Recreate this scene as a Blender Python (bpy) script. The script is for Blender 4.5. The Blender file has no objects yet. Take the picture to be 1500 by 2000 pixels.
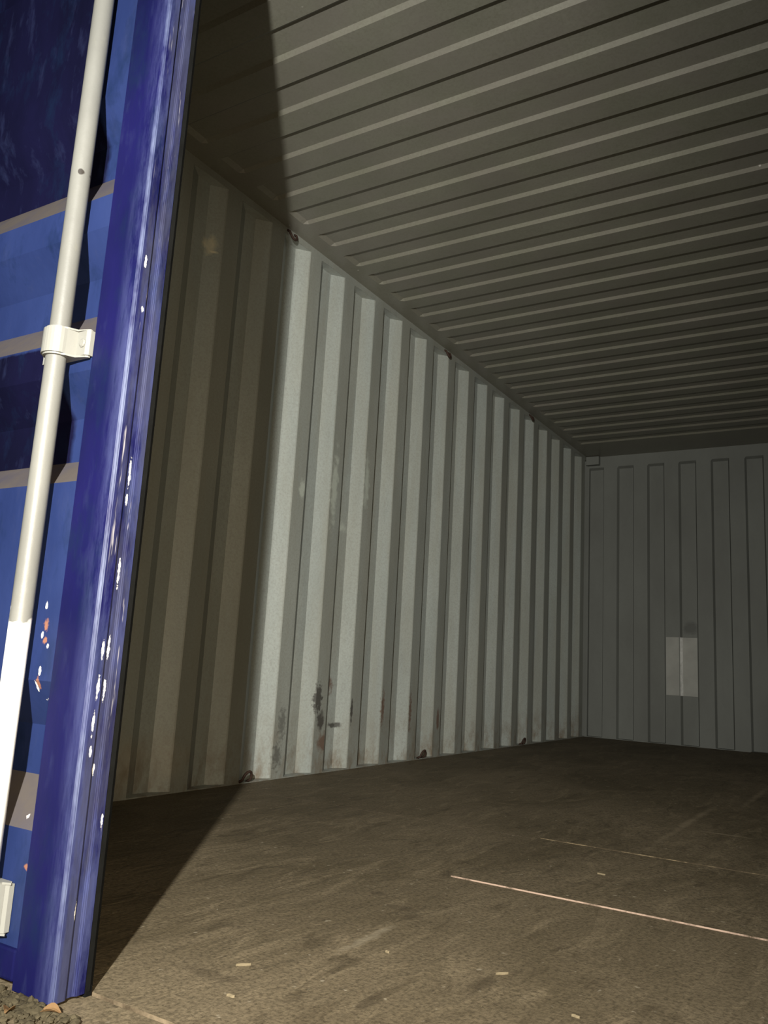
import bpy, bmesh, math, random
from mathutils import Vector, Matrix
random.seed(7)
S = bpy.context.scene
COL = S.collection

# ------------------------------------------------------------------ camera
def camera_axes(yaw, pit, rol):
    cy, sy, cp, sp, cr, sr = math.cos(yaw), math.sin(yaw), math.cos(pit), math.sin(pit), math.cos(rol), math.sin(rol)
    f = Vector((sy*cp, cy*cp, sp)); r = Vector((cy, -sy, 0)); u = r.cross(f)
    return cr*r + sr*u, -sr*r + cr*u, f
cam = bpy.data.objects.new('camera', bpy.data.cameras.new('camera')); COL.objects.link(cam)
_r, _u, _f = camera_axes(-0.5559, 0.1836, 0.0567)
_m = Matrix((_r, _u, -_f)).transposed().to_4x4(); _m.translation = (2.1735, -1.191, 0.483)
cam.matrix_world = _m
cam.data.sensor_fit = 'VERTICAL'; cam.data.sensor_height = 36; cam.data.lens = 1605.13*36/2000
cam.data.clip_start = 0.02
S.camera = cam

# ------------------------------------------------------------------ world, lamps, exposure
S.view_settings.view_transform = 'Standard'; S.view_settings.look = 'None'
S.view_settings.gamma = 1; S.view_settings.use_curve_mapping = False
S.view_settings.exposure = 0.0
w = bpy.data.worlds.new('night'); S.world = w; w.use_nodes = True
w.node_tree.nodes['Background'].inputs[0].default_value = (0.9, 0.85, 0.75, 1)
w.node_tree.nodes['Background'].inputs[1].default_value = 0.003

def spot(name, loc, aim, watts, colour, angle, blend, radius):
    d = bpy.data.lights.new(name, 'SPOT'); d.energy = watts; d.color = colour
    d.spot_size = math.radians(angle); d.spot_blend = blend; d.shadow_soft_size = radius
    o = bpy.data.objects.new(name, d); COL.objects.link(o); o.location = loc
    o.rotation_euler = (Vector(aim) - Vector(loc)).to_track_quat('-Z', 'Y').to_euler()
    return o
# hand torch held a little left of and behind the lens
spot('hand_torch', (2.37, -2.04, 1.12), (-0.30, 1.25, 0.55), 800, (1.0, 0.99, 0.93), 106, 1.0, 0.022)
# weak warm flash of the phone itself
spot('phone_flash', (2.20, -1.19, 0.50), (0.3, 1.40, 0.75), 96, (1.0, 0.82, 0.57), 90, 1.0, 0.01)

# ------------------------------------------------------------------ node helpers
class NT:
    def __init__(s, name):
        s.m = bpy.data.materials.new(name); s.m.use_nodes = True
        s.t = s.m.node_tree; s.b = s.t.nodes['Principled BSDF']; s.l = s.t.links
        s.pos = s.t.nodes.new('ShaderNodeTexCoord').outputs['Object']
    def put(s, sock, v):
        if isinstance(v, bpy.types.NodeSocket): s.l.new(v, sock)
        else: sock.default_value = v
    def math(s, op, a, b=0.0, clamp=False):
        n = s.t.nodes.new('ShaderNodeMath'); n.operation = op; n.use_clamp = clamp
        s.put(n.inputs[0], a); s.put(n.inputs[1], b); return n.outputs[0]
    def vec(s, op, a, b):
        n = s.t.nodes.new('ShaderNodeVectorMath'); n.operation = op
        s.put(n.inputs[0], a); s.put(n.inputs[1], b); return n.outputs[1] if op == 'LENGTH' or op == 'DISTANCE' else n.outputs[0]
    def xyz(s):
        n = s.t.nodes.new('ShaderNodeSeparateXYZ'); s.l.new(s.pos, n.inputs[0]); return n.outputs
    def noise(s, scale, detail=4, rough=0.55, stretch=(1, 1, 1), dist=0.0):
        n = s.t.nodes.new('ShaderNodeTexNoise'); n.inputs['Scale'].default_value = scale
        n.inputs['Detail'].default_value = detail; n.inputs['Roughness'].default_value = rough
        n.inputs['Distortion'].default_value = dist
        s.l.new(s.vec('MULTIPLY', s.pos, stretch), n.inputs['Vector']); return n.outputs[0]
    def ramp(s, v, lo, hi, a=0.0, b=1.0):
        n = s.t.nodes.new('ShaderNodeMapRange'); s.put(n.inputs[0], v)
        n.inputs[1].default_value = lo; n.inputs[2].default_value = hi
        n.inputs[3].default_value = a; n.inputs[4].default_value = b; n.clamp = True; return n.outputs[0]
    def mix(s, f, a, b):
        n = s.t.nodes.new('ShaderNodeMix'); n.data_type = 'RGBA'
        s.put(n.inputs[0], f); s.put(n.inputs[6], a); s.put(n.inputs[7], b); return n.outputs[2]
    def blob(s, centre, size, soft=0.35, wobble=0.5, wscale=40):
        """1 inside an ellipsoid with a ragged border: a chip, stain or streak at a fixed place"""
        v = s.vec('DIVIDE', s.vec('SUBTRACT', s.pos, centre), size)
        d = s.vec('LENGTH', v, (0, 0, 0))
        d = s.math('ADD', d, s.math('MULTIPLY', s.math('SUBTRACT', s.noise(wscale, 3), 0.5), wobble*2))
        return s.ramp(d, 1.0 - soft, 1.0, 1.0, 0.0)
    def any(s, blobs):
        o = blobs[0]
        for b in blobs[1:]: o = s.math('MAXIMUM', o, b)
        return o
    def bump(s, h, strength, dist=0.01):
        n = s.t.nodes.new('ShaderNodeBump'); n.inputs['Strength'].default_value = strength
        n.inputs['Distance'].default_value = dist; s.put(n.inputs['Height'], h); s.l.new(n.outputs[0], s.b.inputs['Normal'])
    def done(s, colour, rough=0.6, spec=0.3, metal=0.0):
        s.put(s.b.inputs['Base Color'], colour); s.put(s.b.inputs['Roughness'], rough)
        s.b.inputs['Specular IOR Level'].default_value = spec; s.b.inputs['Metallic'].default_value = metal
        return s.m
def c(r, g, b): return (r, g, b, 1)
def srgb(r, g, b):
    f = lambda v: v/255/12.92 if v < 11 else ((v/255 + 0.055)/1.055)**2.4
    return (f(r), f(g), f(b), 1)

# ------------------------------------------------------------------ materials
def mat_wall():
    n = NT('grey_wall_paint')
    col = n.mix(n.ramp(n.noise(3.0, 5, 0.6, (1, 1, .35)), .35, .7), c(.27, .295, .275), c(.35, .375, .345))
    col = n.mix(n.ramp(n.noise(110, 3, .7), .42, .70, 0, .45), col, c(.19, .185, .165))
    col = n.mix(n.ramp(n.noise(9, 3, .6, (1, 1, .12)), .42, .62, 0, .28), col, c(.24, .225, .17))
    x, y, z = n.xyz()
    # proud flats painted darker to deepen the contrast with the lit slopes
    flat_shade = n.math('MULTIPLY', n.ramp(x, -.004, -.002), n.ramp(n.noise(5, 4, .6, (1, 1, .2)), .3, .6, .55, 1))
    col = n.mix(n.math('MULTIPLY', flat_shade, .45), col, c(.15, .145, .115))
    dust = n.blob((0, .86, .12), (.08, .24, .11), .8, .6, 9)
    col = n.mix(n.math('MULTIPLY', dust, .45), col, c(.36, .31, .23))
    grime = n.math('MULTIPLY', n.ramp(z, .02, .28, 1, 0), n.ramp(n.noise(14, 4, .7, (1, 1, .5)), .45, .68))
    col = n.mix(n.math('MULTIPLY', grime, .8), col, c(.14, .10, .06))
    # scraped pale rubs half way up
    rub = n.any([n.blob((0, 1.86, 1.28), (.05, .03, .20), .6, .9, 30), n.blob((-.02, 2.0, 1.12), (.05, .05, .03), .6, .8, 40),
                 n.blob((0, 1.62, 1.22), (.05, .03, .05), .6, .8, 40), n.blob((0, 2.13, 1.36), (.05, .03, .15), .7, .9, 30)])
    col = n.mix(n.math('MULTIPLY', rub, .5), col, c(.48, .52, .45))
    black = n.any([n.blob((0, 1.845, .32), (.05, .032, .07), .35, 1.0, 60), n.blob((0, 1.875, .225), (.05, .03, .05), .4, .7, 35),
                   n.math('MULTIPLY', n.blob((0, 1.60, .22), (.06, .03, .08), .6, 1.2, 60), .6), n.blob((-.02, 2.03, .20), (.05, .05, .016), .4, .8, 45),
                   n.blob((0, 2.12, .26), (.06, .012, .06), .4, .8, 45), n.math('MULTIPLY', n.blob((0, 1.58, .09), (.05, .035, .06), .6, 1.2, 60), .7)])
    col = n.mix(n.math('MULTIPLY', black, .85), col, c(.045, .04, .035))
    rust = n.any([n.blob((-.02, 1.985, .375), (.05, .032, .045), .4, .7, 40), n.blob((0, 2.40, .27), (.06, .018, .10), .6, 1.2, 60),
                  n.blob((0, 2.68, .25), (.06, .016, .12), .6, 1.2, 60), n.blob((0, 1.90, .13), (.05, .05, .05), .6, .9, 40),
                  n.blob((0, 3.0, .20), (.06, .02, .07), .5, .9, 40), n.blob((-.02, 3.05, .55), (.05, .03, .04), .6, .9, 40)])
    col = n.mix(n.math('MULTIPLY', rust, .75), col, c(.11, .052, .030))
    dent = n.any([n.blob((-.01, .945, 2.06), (.05, .04, .05), .7, .6, 30), n.blob((-.01, .962, 2.035), (.05, .022, .008), .5, .6, 40)])
    col = n.mix(n.math('MULTIPLY', dent, .6), col, c(.85, .75, .50))
    n.bump(n.math('ADD', n.noise(6, 3), n.math('MULTIPLY', n.noise(160, 2), .12)), .25, .01)
    return n.done(col, .47, .7)
def mat_end():
    n = NT('dimmed_end_wall_paint')  # side-wall grey, darkened to stand for light falling off with depth
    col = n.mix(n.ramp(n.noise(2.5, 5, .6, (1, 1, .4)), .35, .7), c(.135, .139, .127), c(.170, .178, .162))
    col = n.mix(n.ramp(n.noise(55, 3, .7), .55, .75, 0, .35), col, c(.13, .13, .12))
    smudge = n.blob((.83, L, .90), (.06, .2, .06), .5, .5, 20)
    col = n.mix(n.math('MULTIPLY', smudge, .55), col, c(.07, .07, .065))
    n.bump(n.noise(8, 3), .2, .01)
    return n.done(col, .6, .2)
def mat_patch():
    n = NT('pale_repair_paint')
    col = n.mix(n.ramp(n.noise(9, 4), .35, .7), c(.27, .27, .245), c(.33, .33, .30))
    return n.done(col, .5, .3)
def mat_roof():
    n = NT('roof_paint')
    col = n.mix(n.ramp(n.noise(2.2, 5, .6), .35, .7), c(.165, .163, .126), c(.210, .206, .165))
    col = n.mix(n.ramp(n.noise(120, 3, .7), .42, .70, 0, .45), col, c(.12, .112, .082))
    col = n.mix(n.ramp(n.noise(5, 3, .6), .40, .62, 0, .3), col, c(.18, .155, .145))
    col = n.mix(n.ramp(n.noise(23, 2, .5), .78, .82, 0, .6), col, c(.75, .72, .65))
    n.bump(n.noise(9, 3), .12, .01)
    return n.done(col, .42, .9)
def mat_floor(tint=.66, name='worn_plywood'):
    n = NT(name)
    big = n.noise(2.3, 6, .62, (1.0, .55, 1), .6)
    col = n.mix(n.ramp(big, .32, .70), c(.135*tint, .105*tint, .060*tint), c(.26*tint, .205*tint, .130*tint))
    streak = n.noise(8, 6, .7, (1.5, .38, 1), 1.4)
    col = n.mix(n.ramp(streak, .52, .70, 0, .6), col, c(.36*tint, .285*tint, .18*tint))
    col = n.mix(n.ramp(n.noise(9, 5, .7, (1.6, .5, 1), 1.0), .55, .68, 0, .6), col, c(.085*tint, .064*tint, .036*tint))
    col = n.mix(n.ramp(n.noise(130, 4, .75), .44, .66, 0, .7), col, c(.05*tint, .04*tint, .024*tint))
    col = n.mix(n.ramp(n.noise(48, 2, .5), .70, .76, 0, .8), col, c(.42*tint, .36*tint, .26*tint))
    pale = n.any([n.blob((1.545, 1.95, 0), (.018, .55, .1), .8, .9, 14), n.blob((1.635, 2.95, 0), (.02, .45, .1), .8, .9, 14),
                  n.blob((1.68, 1.80, 0), (.13, .014, .1), .8, .9, 14)])
    col = n.mix(n.math('MULTIPLY', pale, .6), col, c(.36*tint, .29*tint, .19*tint))
    scrape = n.any([n.blob((1.348, .17, 0), (.013, .12, .1), .8, .9, 30), n.blob((1.344, .215, 0), (.010, .035, .1), .7, .7, 45)])
    col = n.mix(n.math('MULTIPLY', scrape, .55), col, c(.40*tint, .34*tint, .24*tint))
    gouge = n.any([n.blob(p, s_, .5, .7, 40) for p, s_ in (((1.30, .37, 0), (.045, .022, .1)), ((1.345, .335, 0), (.022, .026, .1)), ((1.205, .43, 0), (.02, .022, .1)), ((1.50, -.07, 0), (.014, .05, .1)), ((1.60, .10, 0), (.018, .05, .1)), ((1.255, -.14, 0), (.06, .02, .1)))])
    col = n.mix(n.math('MULTIPLY', gouge, .4), col, c(.06*tint, .045*tint, .028*tint))
    h = n.math('ADD', n.math('MULTIPLY', n.noise(11, 6, .65, (1.6, .5, 1), 1.0), 1.0), n.math('MULTIPLY', n.noise(70, 3, .6), .18))
    n.bump(h, .5, .010)
    return n.done(col, .72, .18)
def mat_edge(name, lo, hi, pale):
    n = NT(name)
    col = n.mix(n.ramp(n.noise(14, 5, .7, (1, 1, 1)), lo, hi), c(.06, .045, .028), pale)
    return n.done(col, .8, .1)
def blue_base(n, a, b):
    col = n.mix(n.ramp(n.noise(4, 5, .6, (1, 1, .4)), .35, .68), a, b)
    col = n.mix(n.ramp(n.noise(34, 4, .65, (1, 1, .3)), .56, .78, 0, .35), col, c(.024, .032, .08))
    col = n.mix(n.ramp(n.noise(11, 5, .7, (1, 1, .45)), .52, .70, 0, .6), col, c(.004, .011, .032))
    return col
def mat_stile():
    n = NT('navy_door_paint')
    col = blue_base(n, c(.0022, .0034, .026), c(.0066, .0058, .056))
    x, y, z = n.xyz()
    # scuffed, paler band towards the free edge
    scuff = n.math('MULTIPLY', n.ramp(x, 1.135, 1.172), n.ramp(n.noise(12, 6, .75, (2.2, 1.5, .3)), .40, .60))
    col = n.mix(n.math('MULTIPLY', scuff, .6), col, c(.06, .07, .16))
    edge = n.math('MULTIPLY', n.ramp(x, 1.1705, 1.1725), n.ramp(y, -.3655, -.3640, 1, 0))
    col = n.mix(n.math('MULTIPLY', edge, n.ramp(n.noise(16, 4, .7, (1, 1, .5)), .38, .62, .0, .85)), col, c(.085, .10, .17))
    side = n.ramp(y, -.362, -.358)
    dirt = n.math('MULTIPLY', side, n.ramp(n.noise(13, 5, .7, (1, 2.5, .35)), .44, .60))
    col = n.mix(n.math('MULTIPLY', dirt, .55), col, c(.035, .035, .050))
    rubs = n.math('MULTIPLY', side, n.ramp(n.noise(26, 4, .7, (1, 2.2, .16)), .615, .66))
    col = n.mix(n.math('MULTIPLY', rubs, .8), col, c(.34, .32, .33))
    chips = n.any([n.blob((1.176, yy, zz), (.012, .0026, hz*.9), .3, 1.0, 140) for yy, zz, hz in CHIPS])
    col = n.mix(n.math('MULTIPLY', chips, .95), col, c(.85, .82, .74))
    n.bump(n.math('ADD', n.noise(20, 4, .6, (1, 1, .3)), n.math('MULTIPLY', chips, -.3)), .25, .006)
    return n.done(col, .5, .16)
def mat_panel():
    n = NT('blue_door_panel_paint')
    x, y, z = n.xyz()
    col = blue_base(n, c(.010, .018, .066), c(.018, .030, .100))
    jag = n.math('MULTIPLY', n.math('SUBTRACT', n.noise(26, 3, .6), .5), .018)
    zj = n.math('ADD', z, jag)
    band = lambda lo, hi: n.math('MULTIPLY', n.ramp(zj, lo-.003, lo+.003), n.ramp(zj, hi-.003, hi+.003, 1, 0))
    # darker fields on the middle of the leaf
    field = n.math('ADD', n.math('MAXIMUM', band(1.30, 2.3), band(.785, .985)), 0)
    field = n.math('MULTIPLY', field, n.ramp(n.math('ADD', x, jag), 1.000, 1.010, 1, 0))
    col = n.mix(field, col, blue_base(n, c(.0016, .0018, .009), c(.0042, .0040, .021)))
    nz = n.t.nodes.new('ShaderNodeNewGeometry').outputs['Normal']
    sp = n.t.nodes.new('ShaderNodeSeparateXYZ'); n.l.new(nz, sp.inputs[0])
    ledge = n.ramp(sp.outputs[2], .12, .3)          # dust lies on the ledges that face up
    col = n.mix(n.math('MULTIPLY', ledge, n.ramp(n.noise(12, 4), .3, .6, .7, 1)), col, c(.075, .064, .058))
    chips = n.any([n.blob(p, s, .3, .9, 130) for p, s in PANEL_CHIPS])
    col = n.mix(n.math('MULTIPLY', chips, .95), col, c(.80, .77, .70))
    rust = n.any([n.blob(p, s, .4, .9, 130) for p, s in PANEL_RUST])
    col = n.mix(n.math('MULTIPLY', rust, .9), col, c(.24, .105, .06))
    n.bump(n.noise(16, 4), .2, .006)
    return n.done(col, .5, .18)
CHIPS = [(-.336, .755, .030), (-.336, .712, .012), (-.338, .485, .022), (-.337, .425, .020), (-.352, .482, .014),
         (-.353, .43, .022), (-.354, .375, .018), (-.353, .335, .010), (-.340, .31, .012), (-.318, .235, .012), (-.345, .115, .016),
         (-.357, 1.10, .014), (-.352, 1.02, .006), (-.335, .60, .030)]
PANEL_CHIPS = [((1.060, -.365, .40), (.007, .02, .007)), ((1.046, -.365, .42), (.003, .02, .008)), ((1.050, -.365, .500), (.003, .02, .006)),
               ((1.051, -.365, .545), (.003, .02, .006)), ((1.066, -.365, .482), (.003, .02, .004)), ((1.058, -.33, .23), (.005, .05, .004)),
               ((1.055, -.365, .445), (.003, .02, .008))]
PANEL_RUST = [((1.056, -.365, .515), (.006, .02, .010)), ((1.057, -.365, .49), (.006, .02, .006)), ((1.052, -.365, .425), (.005, .02, .012)),
              ((1.082, -.365, .165), (.006, .03, .006))]
def mat_white(whiter_foot=True):
    n = NT('white_bar_paint' if whiter_foot else 'white_bracket_paint')
    col = n.mix(n.ramp(n.noise(7, 5, .6, (1, 1, .5)), .4, .7), c(.140, .137, .123), c(.175, .172, .154))
    col = n.mix(n.ramp(n.noise(45, 4, .7, (1, 1, .4)), .62, .74, 0, .45), col, c(.17, .165, .135))
    fx, fy, fz = n.xyz()
    low_mask = n.ramp(n.math('ADD', fz, n.math('MULTIPLY', n.math('SUBTRACT', n.noise(24, 3), .5), .10)), .515, .525, 1, 0)  # bar turns much whiter below a ragged line
    col = n.mix(low_mask, col, c(.80, .79, .75)) if whiter_foot else n.mix(0.0, n.mix(.5, col, c(.27, .265, .235)), col)
    chip = n.any([n.blob((1.045, -.408, 1.272), (.0035, .03, .006), .3, .3, 60)])
    col = n.mix(chip, col, c(.03, .025, .02))
    n.bump(n.noise(60, 3), .15, .003)
    return n.done(col, .45, .35)
def mat_plain(name, col, rough=.7, spec=.2, metal=0.0, mott=.35):
    n = NT(name); k = 1 - mott
    cc = n.mix(n.ramp(n.noise(22, 4, .65), .35, .7), c(col[0]*k, col[1]*k, col[2]*k), c(*col[:3]))
    n.bump(n.noise(50, 3), .2, .004)
    return n.done(cc, rough, spec, metal)
L = 5.60
M_wall, M_end, M_patch, M_roof = mat_wall(), mat_end(), mat_patch(), mat_roof()
M_floor, M_sill, M_edge = mat_floor(), mat_floor(.68, 'dirty_sill'), mat_edge('raw_plywood_edge', .34, .50, c(.36, .26, .20))
M_edge_dull, M_edge_sill = mat_edge('grimy_plywood_edge', .47, .66, c(.26, .20, .12)), mat_edge('dark_plywood_edge', .36, .62, c(.22, .17, .11))
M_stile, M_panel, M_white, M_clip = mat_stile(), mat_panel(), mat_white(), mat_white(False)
M_rubber = mat_plain('black_rubber', (.006, .006, .0055), .9, .05)
M_steel = mat_plain('dark_rusty_steel', (.055, .032, .023), .7, .2)
M_frame = mat_plain('blue_frame_paint', (.03, .035, .15), .5, .3)
M_bolt = mat_plain('grey_bolt', (.33, .33, .31), .5, .4)
M_grit = mat_plain('grit', (.085, .070, .042), .9, .1, 0, .6)
M_chip = mat_plain('pale_wood', (.21, .17, .105), .8, .1)
M_bright = mat_plain('lit_flank_tone', (.9, .9, .86), .3, .6)  # brightness of the patch flank turned to the lamp, put into colour
M_leaf = mat_plain('dry_leaf', (.22, .13, .06), .8, .1)
M_ground = mat_plain('dark_ground', (.05, .048, .045), .9, .1)

# ------------------------------------------------------------------ mesh helpers
def link(name, bm, mats, parent=None, kind=None, smooth=False):
    me = bpy.data.meshes.new(name); bmesh.ops.recalc_face_normals(bm, faces=bm.faces)
    if smooth:
        for f in bm.faces: f.smooth = True
    bm.to_mesh(me); bm.free()
    for m in (mats if isinstance(mats, (list, tuple)) else [mats]): me.materials.append(m)
    o = bpy.data.objects.new(name, me); COL.objects.link(o)
    if parent is not None: o.parent = parent; o.matrix_parent_inverse = parent.matrix_world.inverted()
    if kind: o['kind'] = kind
    return o
def box(bm, x0, x1, y0, y1, z0, z1, bev=0.0, mat=0):
    vs = [bm.verts.new(p) for p in ((x0,y0,z0),(x1,y0,z0),(x1,y1,z0),(x0,y1,z0),(x0,y0,z1),(x1,y0,z1),(x1,y1,z1),(x0,y1,z1))]
    fs = [bm.faces.new([vs[i] for i in q]) for q in ((0,3,2,1),(4,5,6,7),(0,1,5,4),(1,2,6,5),(2,3,7,6),(3,0,4,7))]
    for f in fs: f.material_index = mat
    if bev:
        es = {e for f in fs for e in f.edges}
        bmesh.ops.bevel(bm, geom=list(es), offset=bev, segments=2, affect='EDGES', profile=.6)
    return fs
def extrude_profile(bm, pts, z0, z1, axis='z'):
    """closed profile extruded: axis z -> pts are (x, y)"""
    lo = [bm.verts.new((p[0], p[1], z0)) for p in pts]; hi = [bm.verts.new((p[0], p[1], z1)) for p in pts]
    k = len(pts)
    for i in range(k): bm.faces.new((lo[i], lo[(i+1) % k], hi[(i+1) % k], hi[i]))
    bm.faces.new(lo[::-1]); bm.faces.new(hi)
def sheet(bm, front, back, flip=False):
    """two rows-by-columns grids of points joined round the border: a sheet with thickness"""
    def grid(g): return [[bm.verts.new(p) for p in row] for row in g]
    A, B = grid(front), grid(back); n, m = len(A), len(A[0])
    for i in range(n-1):
        for j in range(m-1):
            bm.faces.new((A[i][j], A[i+1][j], A[i+1][j+1], A[i][j+1])); bm.faces.new((B[i][j], B[i][j+1], B[i+1][j+1], B[i+1][j]))
    for i in range(n-1):
        bm.faces.new((A[i][0], B[i][0], B[i+1][0], A[i+1][0])); bm.faces.new((A[i][m-1], A[i+1][m-1], B[i+1][m-1], B[i][m-1]))
    for j in range(m-1):
        bm.faces.new((A[0][j], A[0][j+1], B[0][j+1], B[0][j])); bm.faces.new((A[n-1][j], B[n-1][j], B[n-1][j+1], A[n-1][j+1]))
def tube(bm, pts, r, seg=16, cap=True):
    rings = []
    for i, p in enumerate(pts):
        p = Vector(p); a = Vector(pts[max(i-1, 0)]); b = Vector(pts[min(i+1, len(pts)-1)]); t = (b-a).normalized()
        q = t.to_track_quat('Z', 'X'); ri = r[i] if isinstance(r, (list, tuple)) else r
        rings.append([bm.verts.new(p + q @ Vector((ri*math.cos(2*math.pi*k/seg), ri*math.sin(2*math.pi*k/seg), 0))) for k in range(seg)])
    for A, B in zip(rings, rings[1:]):
        for k in range(seg): bm.faces.new((A[k], A[(k+1) % seg], B[(k+1) % seg], B[k]))
    if cap: bm.faces.new(rings[0][::-1]); bm.faces.new(rings[-1])
def thing(name, label, cat, loc, group=None):
    o = bpy.data.objects.new(name, None); COL.objects.link(o); o.location = loc; o.empty_display_size = .05
    o['label'] = label; o['category'] = cat
    if group: o['group'] = group
    bpy.context.view_layer.update(); return o
def tag(o, label, cat, group=None):
    o['label'] = label; o['category'] = cat
    if group: o['group'] = group
    return o

# ------------------------------------------------------------------ container dimensions
W, L, ZR = 2.352, 5.60, 2.345
YF = -0.2976                      # where the plywood starts
PITCH, Y0 = 0.2783, 1.636         # side corrugations: Y of the far edge of an inner flat
DEP = 0.042
# ------------------------------------------------------------------ side walls
def side_profile():
    out = [(YF - .02, -DEP)]
    k = -7
    while True:
        ye = Y0 + k*PITCH         # far edge of inner flat
        pts = [(ye - .146, -DEP), (ye - .084, 0.0), (ye, 0.0), (ye + .066, -DEP)]
        if pts[-1][0] > L: break
        if pts[0][0] > YF: out += pts
        k += 1
    out.append((L + .002, -DEP))
    return out
PROF = side_profile()
ZS = [0.0 - .02, .004, .006, .6, 1.2, 1.8, 2.312, 2.316, ZR + .01]
def side_wall(name, mirror):
    bm = bmesh.new()
    X = (lambda v: W - v) if mirror else (lambda v: v)
    q = lambda px, z: 0.0 if (z > 2.313 or z < .005) else px      # the sheet closes against the top rail
    sheet(bm, [[(X(q(px, z)), py, z) for py, px in PROF] for z in ZS], [[(X(q(px, z) - .002), py, z) for py, px in PROF] for z in ZS])
    return link(name, bm, M_wall, kind='structure')
wall_left = side_wall('wall_left', False)
wall_right = side_wall('wall_right', True)
for side, wl in (('left', wall_left), ('right', wall_right)):
    s = (lambda v: W - v) if side == 'right' else (lambda v: v)
    bm = bmesh.new(); a, b = sorted((s(-.10), s(-.045))); box(bm, a, b, YF-.1, L+.05, ZR-.05, ZR+.05, .004)
    link('top_rail', bm, M_frame, wl)
    bm = bmesh.new(); a, b = sorted((s(-.10), s(-.0005))); box(bm, a, b, YF-.1, L+.05, -.16, -.001, .004)
    link('bottom_rail', bm, M_sill, wl)
    # corner post at the door end
    bm = bmesh.new(); a, b = sorted((s(-.10), s(.02))); box(bm, a, b, -.335, YF-.022, -.16, ZR+.02, .006)
    link('corner_post', bm, M_frame, wl)
# lashing rings welded along the foot and head of the left wall
def lashing_ring(x, y, z, up, parent, r=.024):
    bm = bmesh.new(); pts = []
    for i in range(13):
        a = math.pi*(i/12)
        pts.append((x + .012*math.sin(a), y + r*math.cos(a), z + up*(.012 + r*1.3*math.sin(a))))
    pts = [(x - .02, y + r, z)] + pts + [(x - .02, y - r, z)]
    tube(bm, pts, .0055, 8)
    return link('lashing_ring', bm, M_steel, parent, smooth=True)
for yy in (1.389, 2.815, 4.24): lashing_ring(.012, yy, .004, 1, wall_left)
for yy in (1.40, 2.91, 4.26): lashing_ring(.012, yy, 2.338, -1, wall_left)

# ------------------------------------------------------------------ end wall
RIB = []                           # (x, y) of the trapezoid wave
x = .2643 - 2*.25; 
while x < W + .3:
    # recess starts at x, ends at x+.125
    RIB += [(x - .006, L), (x + .006, L + .032), (x + .120, L + .032), (x + .132, L)]
    x += .25
RIB = [(-.03, L)] + [p for p in RIB if .02 < p[0] < W - .02] + [(W + .03, L)]
if RIB[1][1] > L + .01: RIB.insert(1, (RIB[1][0] - .001, L))
if RIB[-2][1] > L + .01: RIB.insert(-1, (RIB[-2][0] + .001, L))
zs = [-.02, .004, .007, 1.2, 2.235, 2.25, ZR + .02]
def ribrow(z, off):
    flat = z < .005 or z > 2.24
    return [(px, (L if flat else py) + off, z) for px, py in RIB]
bm = bmesh.new(); sheet(bm, [ribrow(z, 0) for z in zs], [ribrow(z, .002) for z in zs])
wall_end = link('wall_end', bm, M_end, kind='structure')
bm = bmesh.new(); box(bm, .004, .115, L-.05, L-.001, 2.268, ZR - .004, .004); link('corner_gusset', bm, M_end, wall_end)
bm = bmesh.new(); box(bm, W-.115, W-.004, L-.05, L-.001, 2.268, ZR - .004, .004); link('corner_gusset', bm, M_end, wall_end)
# pale repair patch that follows the wave: one plate on the flat, one in the recess with its light-facing flank painted bright
bm = bmesh.new(); box(bm, .652, .752, L-.005, L-.0005, .375, .825, .001); link('repair_patch', bm, M_patch, wall_end)
xp = .2643 + 2*.25
bm = bmesh.new()
row = lambda z, o: [(xp + .008, L + .029 + o, z), (xp + .118, L + .029 + o, z)]
sheet(bm, [row(z, 0) for z in (.375, .825)], [row(z, .003) for z in (.375, .825)])
link('repair_patch', bm, M_patch, wall_end)
bm = bmesh.new()
sheet(bm, [[(xp - .006, L - .003, z), (xp + .009, L + .0285, z)] for z in (.375, .825)], [[(xp - .007, L, z), (xp + .006, L + .0305, z)] for z in (.375, .825)])
o = link('patch_edge', bm, M_bright, wall_end); o['label'] = 'edge of the repair patch, painted bright as if lit'

# ------------------------------------------------------------------ roof
PR, R0, XR = 0.2096, 1.5955, .091
rows = [(YF - .04, 0.0)]
for i in range(-8, 18):
    yi = R0 + i*PR                # centre of the flank that faces the doors
    rows += [(yi - .110, 0), (yi - .096, 1), (yi - .006, 1), (yi + .007, 0)]
rows = [r_ for r_ in rows if r_[0] >= YF - .04] + [(L + .06, 0.0)]
cols = [(-.06, 0), (XR - .012, 0), (XR + .010, 1), (W/2, 1), (W - XR - .010, 1), (W - XR + .012, 0), (W + .06, 0)]
bm = bmesh.new()
sheet(bm, [[(cx_, y, ZR + .011*a*b) for cx_, b in cols] for y, a in rows], [[(cx_, y, ZR + .011*a*b + .002) for cx_, b in cols] for y, a in rows])
ceiling = link('ceiling', bm, M_roof, kind='structure')
bm = bmesh.new(); box(bm, -.06, W+.06, -.36, YF-.045, ZR-.03, ZR+.12, .006)
link('door_header', bm, M_frame, ceiling)

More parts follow.
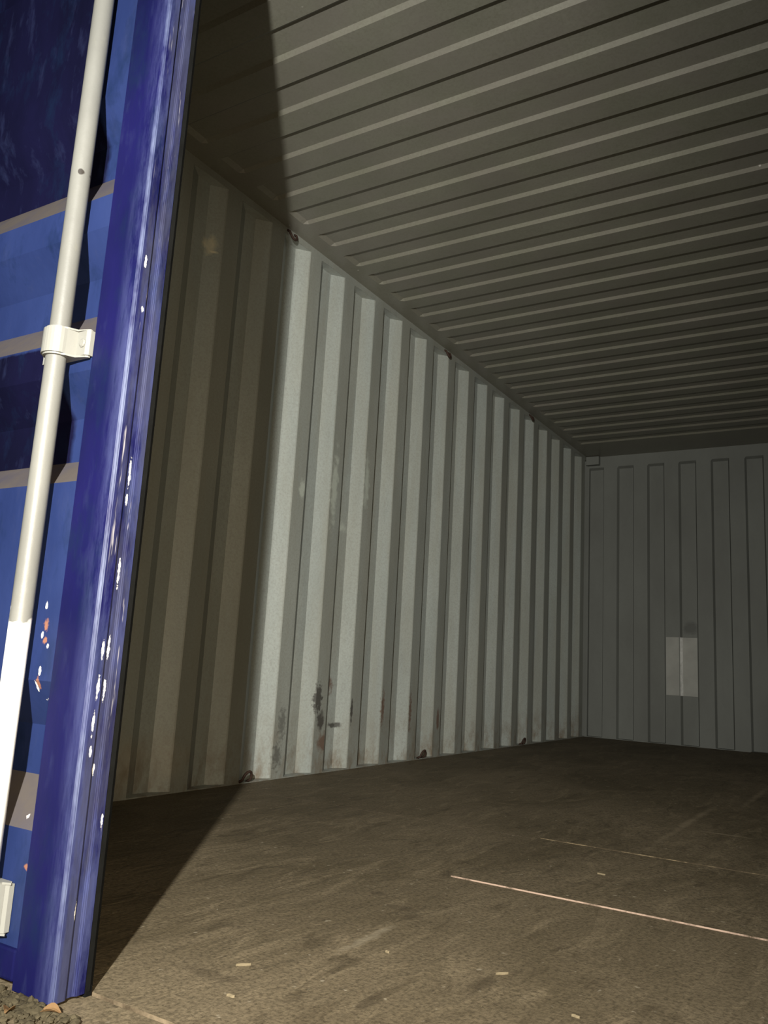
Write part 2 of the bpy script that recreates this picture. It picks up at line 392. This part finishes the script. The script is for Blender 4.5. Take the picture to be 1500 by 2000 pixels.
# ------------------------------------------------------------------ floor
bm = bmesh.new(); box(bm, -.04, W+.04, YF+.002, L+.03, -.16, -.030)
floor = link('floor', bm, M_steel, kind='structure')
def ply(x0, x1, y0, y1, top, edge=None, thick=.028):
    bm = bmesh.new(); fs = box(bm, x0, x1, y0, y1, top - thick, top)
    for f in fs:
        if abs(f.calc_center_median().y - y0) < 1e-4: f.material_index = 1
    return link('plywood_panel', bm, [M_floor, edge or M_edge], floor)
XS = 1.258
for a, b, t, e_ in ((YF, 1.265, 0, M_edge_sill), (1.2653, 3.42, 0, None), (3.4203, L, 0, None)): ply(.002, XS-.0003, a, b, t, e_)
for a, b, t, e_ in ((YF, .673, 0, M_edge_sill), (.6740, 1.2645, .0030, None), (1.2655, 3.42, .0046, M_edge_dull), (3.4203, L, .0046, None)): ply(XS, W-.002, a, b, t, e_)
bm = bmesh.new(); box(bm, -.04, W+.04, -.46, YF-.004, -.16, -.003, .001)
link('sill', bm, M_sill, floor)

# ------------------------------------------------------------------ the closed left door leaf
YB, YO, YI = -.370, -.365, -.322           # stile face, outer and inner faces of the panel wave
bm = bmesh.new()
extrude_profile(bm, [(1.090, YB), (1.1722, YB), (1.176, YB+.0038), (1.176, -.346), (1.1715, -.344), (1.1715, -.331), (1.176, -.329), (1.176, -.313), (1.090, -.313)], .003, 2.30)
bmesh.ops.bevel(bm, geom=[e for e in bm.edges if abs(e.verts[0].co.z - e.verts[1].co.z) > 1], offset=.0012, segments=2, affect='EDGES')
door = bpy.data.objects.new('door_1', None); COL.objects.link(door); door.location = (-.02, -.34, 0); door['kind'] = 'structure'
bpy.context.view_layer.update()
link('edge_stile', bm, M_stile, door)
bm = bmesh.new(); box(bm, -.02, .07, YB, -.313, .012, 2.30, .004); link('hinge_stile', bm, M_frame, door)
bm = bmesh.new(); box(bm, .071, 1.089, YB, -.313, .012, .055, .004); link('bottom_rail', bm, M_stile, door)
bm = bmesh.new(); box(bm, .071, 1.089, YB, -.313, 2.245, 2.30, .004); link('top_rail', bm, M_stile, door)
# panel: horizontal trapezoid wave, listed from the top down (z, depth)
wave = [(2.25, YO), (2.23, YI)]
for top in (2.20, 1.84, 1.309, 1.046, .787):
    wave = [p for p in wave if p[0] > top]
    s = .045 if top < .9 else (.058 if top < 1.2 else .066)
    wave += [(top + .001, YI), (top - s, YO)]
    if top > 1.6: wave += [(1.445 if top < 2 else 1.98, YO), (1.38 if top < 2 else 1.92, YI)]
    elif top > .8: wave += [(top - s - .06, YO), (top - s - .125, YI)]
    else: wave += [(top - s - .06, YO)]
wave += [(.43, YO), (.36, YI), (.285, YI), (.215, YO), (.05, YO)]
wave = sorted(set(wave), reverse=True)
bm = bmesh.new()
xs = (.065, .4, .8, 1.0, 1.093)
sheet(bm, [[(xx, d, z) for xx in xs] for z, d in wave], [[(xx, d + .003, z) for xx in xs] for z, d in wave])
link('panel', bm, M_panel, door)
bm = bmesh.new()
extrude_profile(bm, [(1.100, -.3125), (1.1750, -.3125), (1.1772, -.306), (1.174, -.299), (1.165, -.2990), (1.100, -.3025)], .004, 2.31)
link('gasket', bm, M_rubber, door)
bm = bmesh.new(); box(bm, -.02, 1.176, -.3125, -.300, -.004, .0115, .002); link('gasket', bm, M_rubber, door)

# ------------------------------------------------------------------ locking bar on the door
XB, YBAR, RB = 1.032, -.394, .0165
bar = thing('locking_bar', 'white painted steel locking bar running upright on the blue door', 'locking bar', (XB, YBAR, .02))
bm = bmesh.new(); tube(bm, [(XB, YBAR, z) for z in (.03, .3, .6, .9, 1.2, 1.5, 1.8, 2.1, 2.30)], RB, 40)
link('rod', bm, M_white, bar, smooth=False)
for f in bar.children[0].data.polygons: f.use_smooth = len(f.vertices) == 4
def bracket(z0, z1, fl=.055):
    """saddle clip: flange on both sides, half round strap over the rod"""
    pts = []
    ro = RB + .0055
    for x0, y0 in ((XB - .062, -.3665), (XB - .062, -.3745), (XB - .028, -.3765)): pts.append((x0, y0))
    for i in range(15):
        a = math.pi*(1.0 - i/14)*1.0
        pts.append((XB + ro*math.cos(a)*1.08, YBAR - .002 - ro*math.sin(a)))
    for x0, y0 in ((XB + min(.028, fl - .005), -.3785), (XB + fl - .006, -.3785), (XB + fl, -.3745), (XB + fl, -.3665)): pts.append((x0, y0))
    bm = bmesh.new(); extrude_profile(bm, pts, z0, z1)
    es = [e for e in bm.edges if abs(e.verts[0].co.z - e.verts[1].co.z) < 1e-6]
    bmesh.ops.bevel(bm, geom=es, offset=.003, segments=2, affect='EDGES')
    o = link('bracket', bm, M_clip, bar)
    for sx in (-.045, fl - .013):
        bm = bmesh.new(); zc = (z0+z1)/2
        tube(bm, [(XB+sx, -.376, zc), (XB+sx, -.3800, zc), (XB+sx, -.3815, zc)], [.0075, .0075, .005], 12); link('bolt', bm, M_clip, o)
    return o
bracket(.946, .994); bracket(.070, .142, .031); bracket(1.93, 1.978)

# ------------------------------------------------------------------ ground under the truck bed, far below the sill
bm = bmesh.new(); box(bm, -15, 15, -15, 15, -1.45, -1.30); link('ground', bm, M_ground, kind='structure')

# ------------------------------------------------------------------ grit swept against the foot of the door
bm = bmesh.new()
def crumb(bm, x, y, z, r):
    v = bmesh.ops.create_icosphere(bm, subdivisions=1, radius=r)['verts']
    sx, sy, sz = random.uniform(.7, 1.5), random.uniform(.7, 1.4), random.uniform(.4, .8); a = random.uniform(0, 6.28)
    for q in v:
        k = random.uniform(.75, 1.2); px, py = q.co.x*sx*k, q.co.y*sy*k
        q.co = (x + px*math.cos(a) - py*math.sin(a), y + px*math.sin(a) + py*math.cos(a), z + q.co.z*sz*k)
for i in range(700):
    xx = random.gauss(1.13, .06); yy = -.372 - abs(random.gauss(0, .028))
    crumb(bm, min(max(xx, .95), 1.30), max(yy, -.455), -.002 + random.uniform(0, .006), random.choice((.0012, .0018, .0025, .004, .007))*random.uniform(.7, 1.2))
for i in range(260):
    xx = random.uniform(1.2, 2.2); yy = random.uniform(-.45, 1.2)
    crumb(bm, xx, yy, .0 + (.0045 if (xx > XS and yy > .675) else 0) - (.003 if yy < YF else 0), random.uniform(.0008, .0022))
g = link('grit', bm, M_grit, kind='stuff'); tag(g, 'loose brown grit along the foot of the blue door and over the floor', 'grit')
# dry leaf scraps among the grit
for k, (lx_, ly_, rot, size, lab) in enumerate((
        (1.195, -.385, .6, .030, 'curled brown leaf scrap in the grit at the outer corner of the blue door'),
        (1.150, -.415, 2.1, .024, 'small dry leaf scrap in the grit in front of the blue door'))):
    bm = bmesh.new(); nseg = 7; A = []
    for i in range(nseg + 1):
        t = i/nseg; wd = size*.32*math.sin(math.pi*min(max(t, .04), .96))
        A.append([(size*(t-.5), d*wd, .004 + .006*(d*d)*math.sin(math.pi*t) + .004*math.sin(3*t+k)) for d in (-1, -.5, 0, .5, 1)])
    sheet(bm, A, [[(p[0], p[1], p[2] - .0006) for p in row_] for row_ in A])
    o = link('dry_leaf', bm, M_leaf); o.location = (lx_, ly_, -.001); o.rotation_euler = (0, 0, rot)
    tag(o, lab, 'leaf', 'dry leaf scraps by the door')
SPLINTERS = [(1.335, -.185, .017, .012, .4, 'yellowish wood chip nearest to the floor joint in front of the blue door'),
    (1.268, -.080, .032, .008, .9, 'thin pale splinter lying beside the edge of the door shadow'),
    (1.413, .125, .010, .007, .2, 'tiny white fleck on the open floor left of the bright joint line'),
    (1.534, .953, .026, .007, .1, 'pale splinter lying between the two bright floor joints'),
    (1.608, .162, .030, .010, .9, 'long pale splinter on the scuffed floor in front of the nearer bright joint'),
    (1.760, .075, .016, .008, .1, 'short white splinter at the bottom edge of the view')]
# pale splinters lying on the plywood
def floor_top(x, y): return 0 if x < XS or y < .674 else (.0030 if y < 1.2645 else .0046)
for px_, py_, ln, wd, rot, lab in SPLINTERS:
    bm = bmesh.new()
    A = [[(.75*ln*(t-.5), d*wd*(.05 + .95*math.sin(math.pi*min(max(t, .02), .98))**1.6)*.26 + .16*wd*math.sin(5*t), .0012 + .0022*(1-d*d)) for d in (-1, 0, 1)] for t in (0, .12, .3, .5, .7, .88, 1)]
    sheet(bm, A, [[(p[0], p[1], 0.0) for p in row_] for row_ in A])
    o = link('wood_splinter', bm, M_chip); o.location = (px_, py_, floor_top(px_, py_)); o.rotation_euler = (0, 0, rot)
    tag(o, lab, 'splinter', 'pale splinters on the container floor')
print('done')
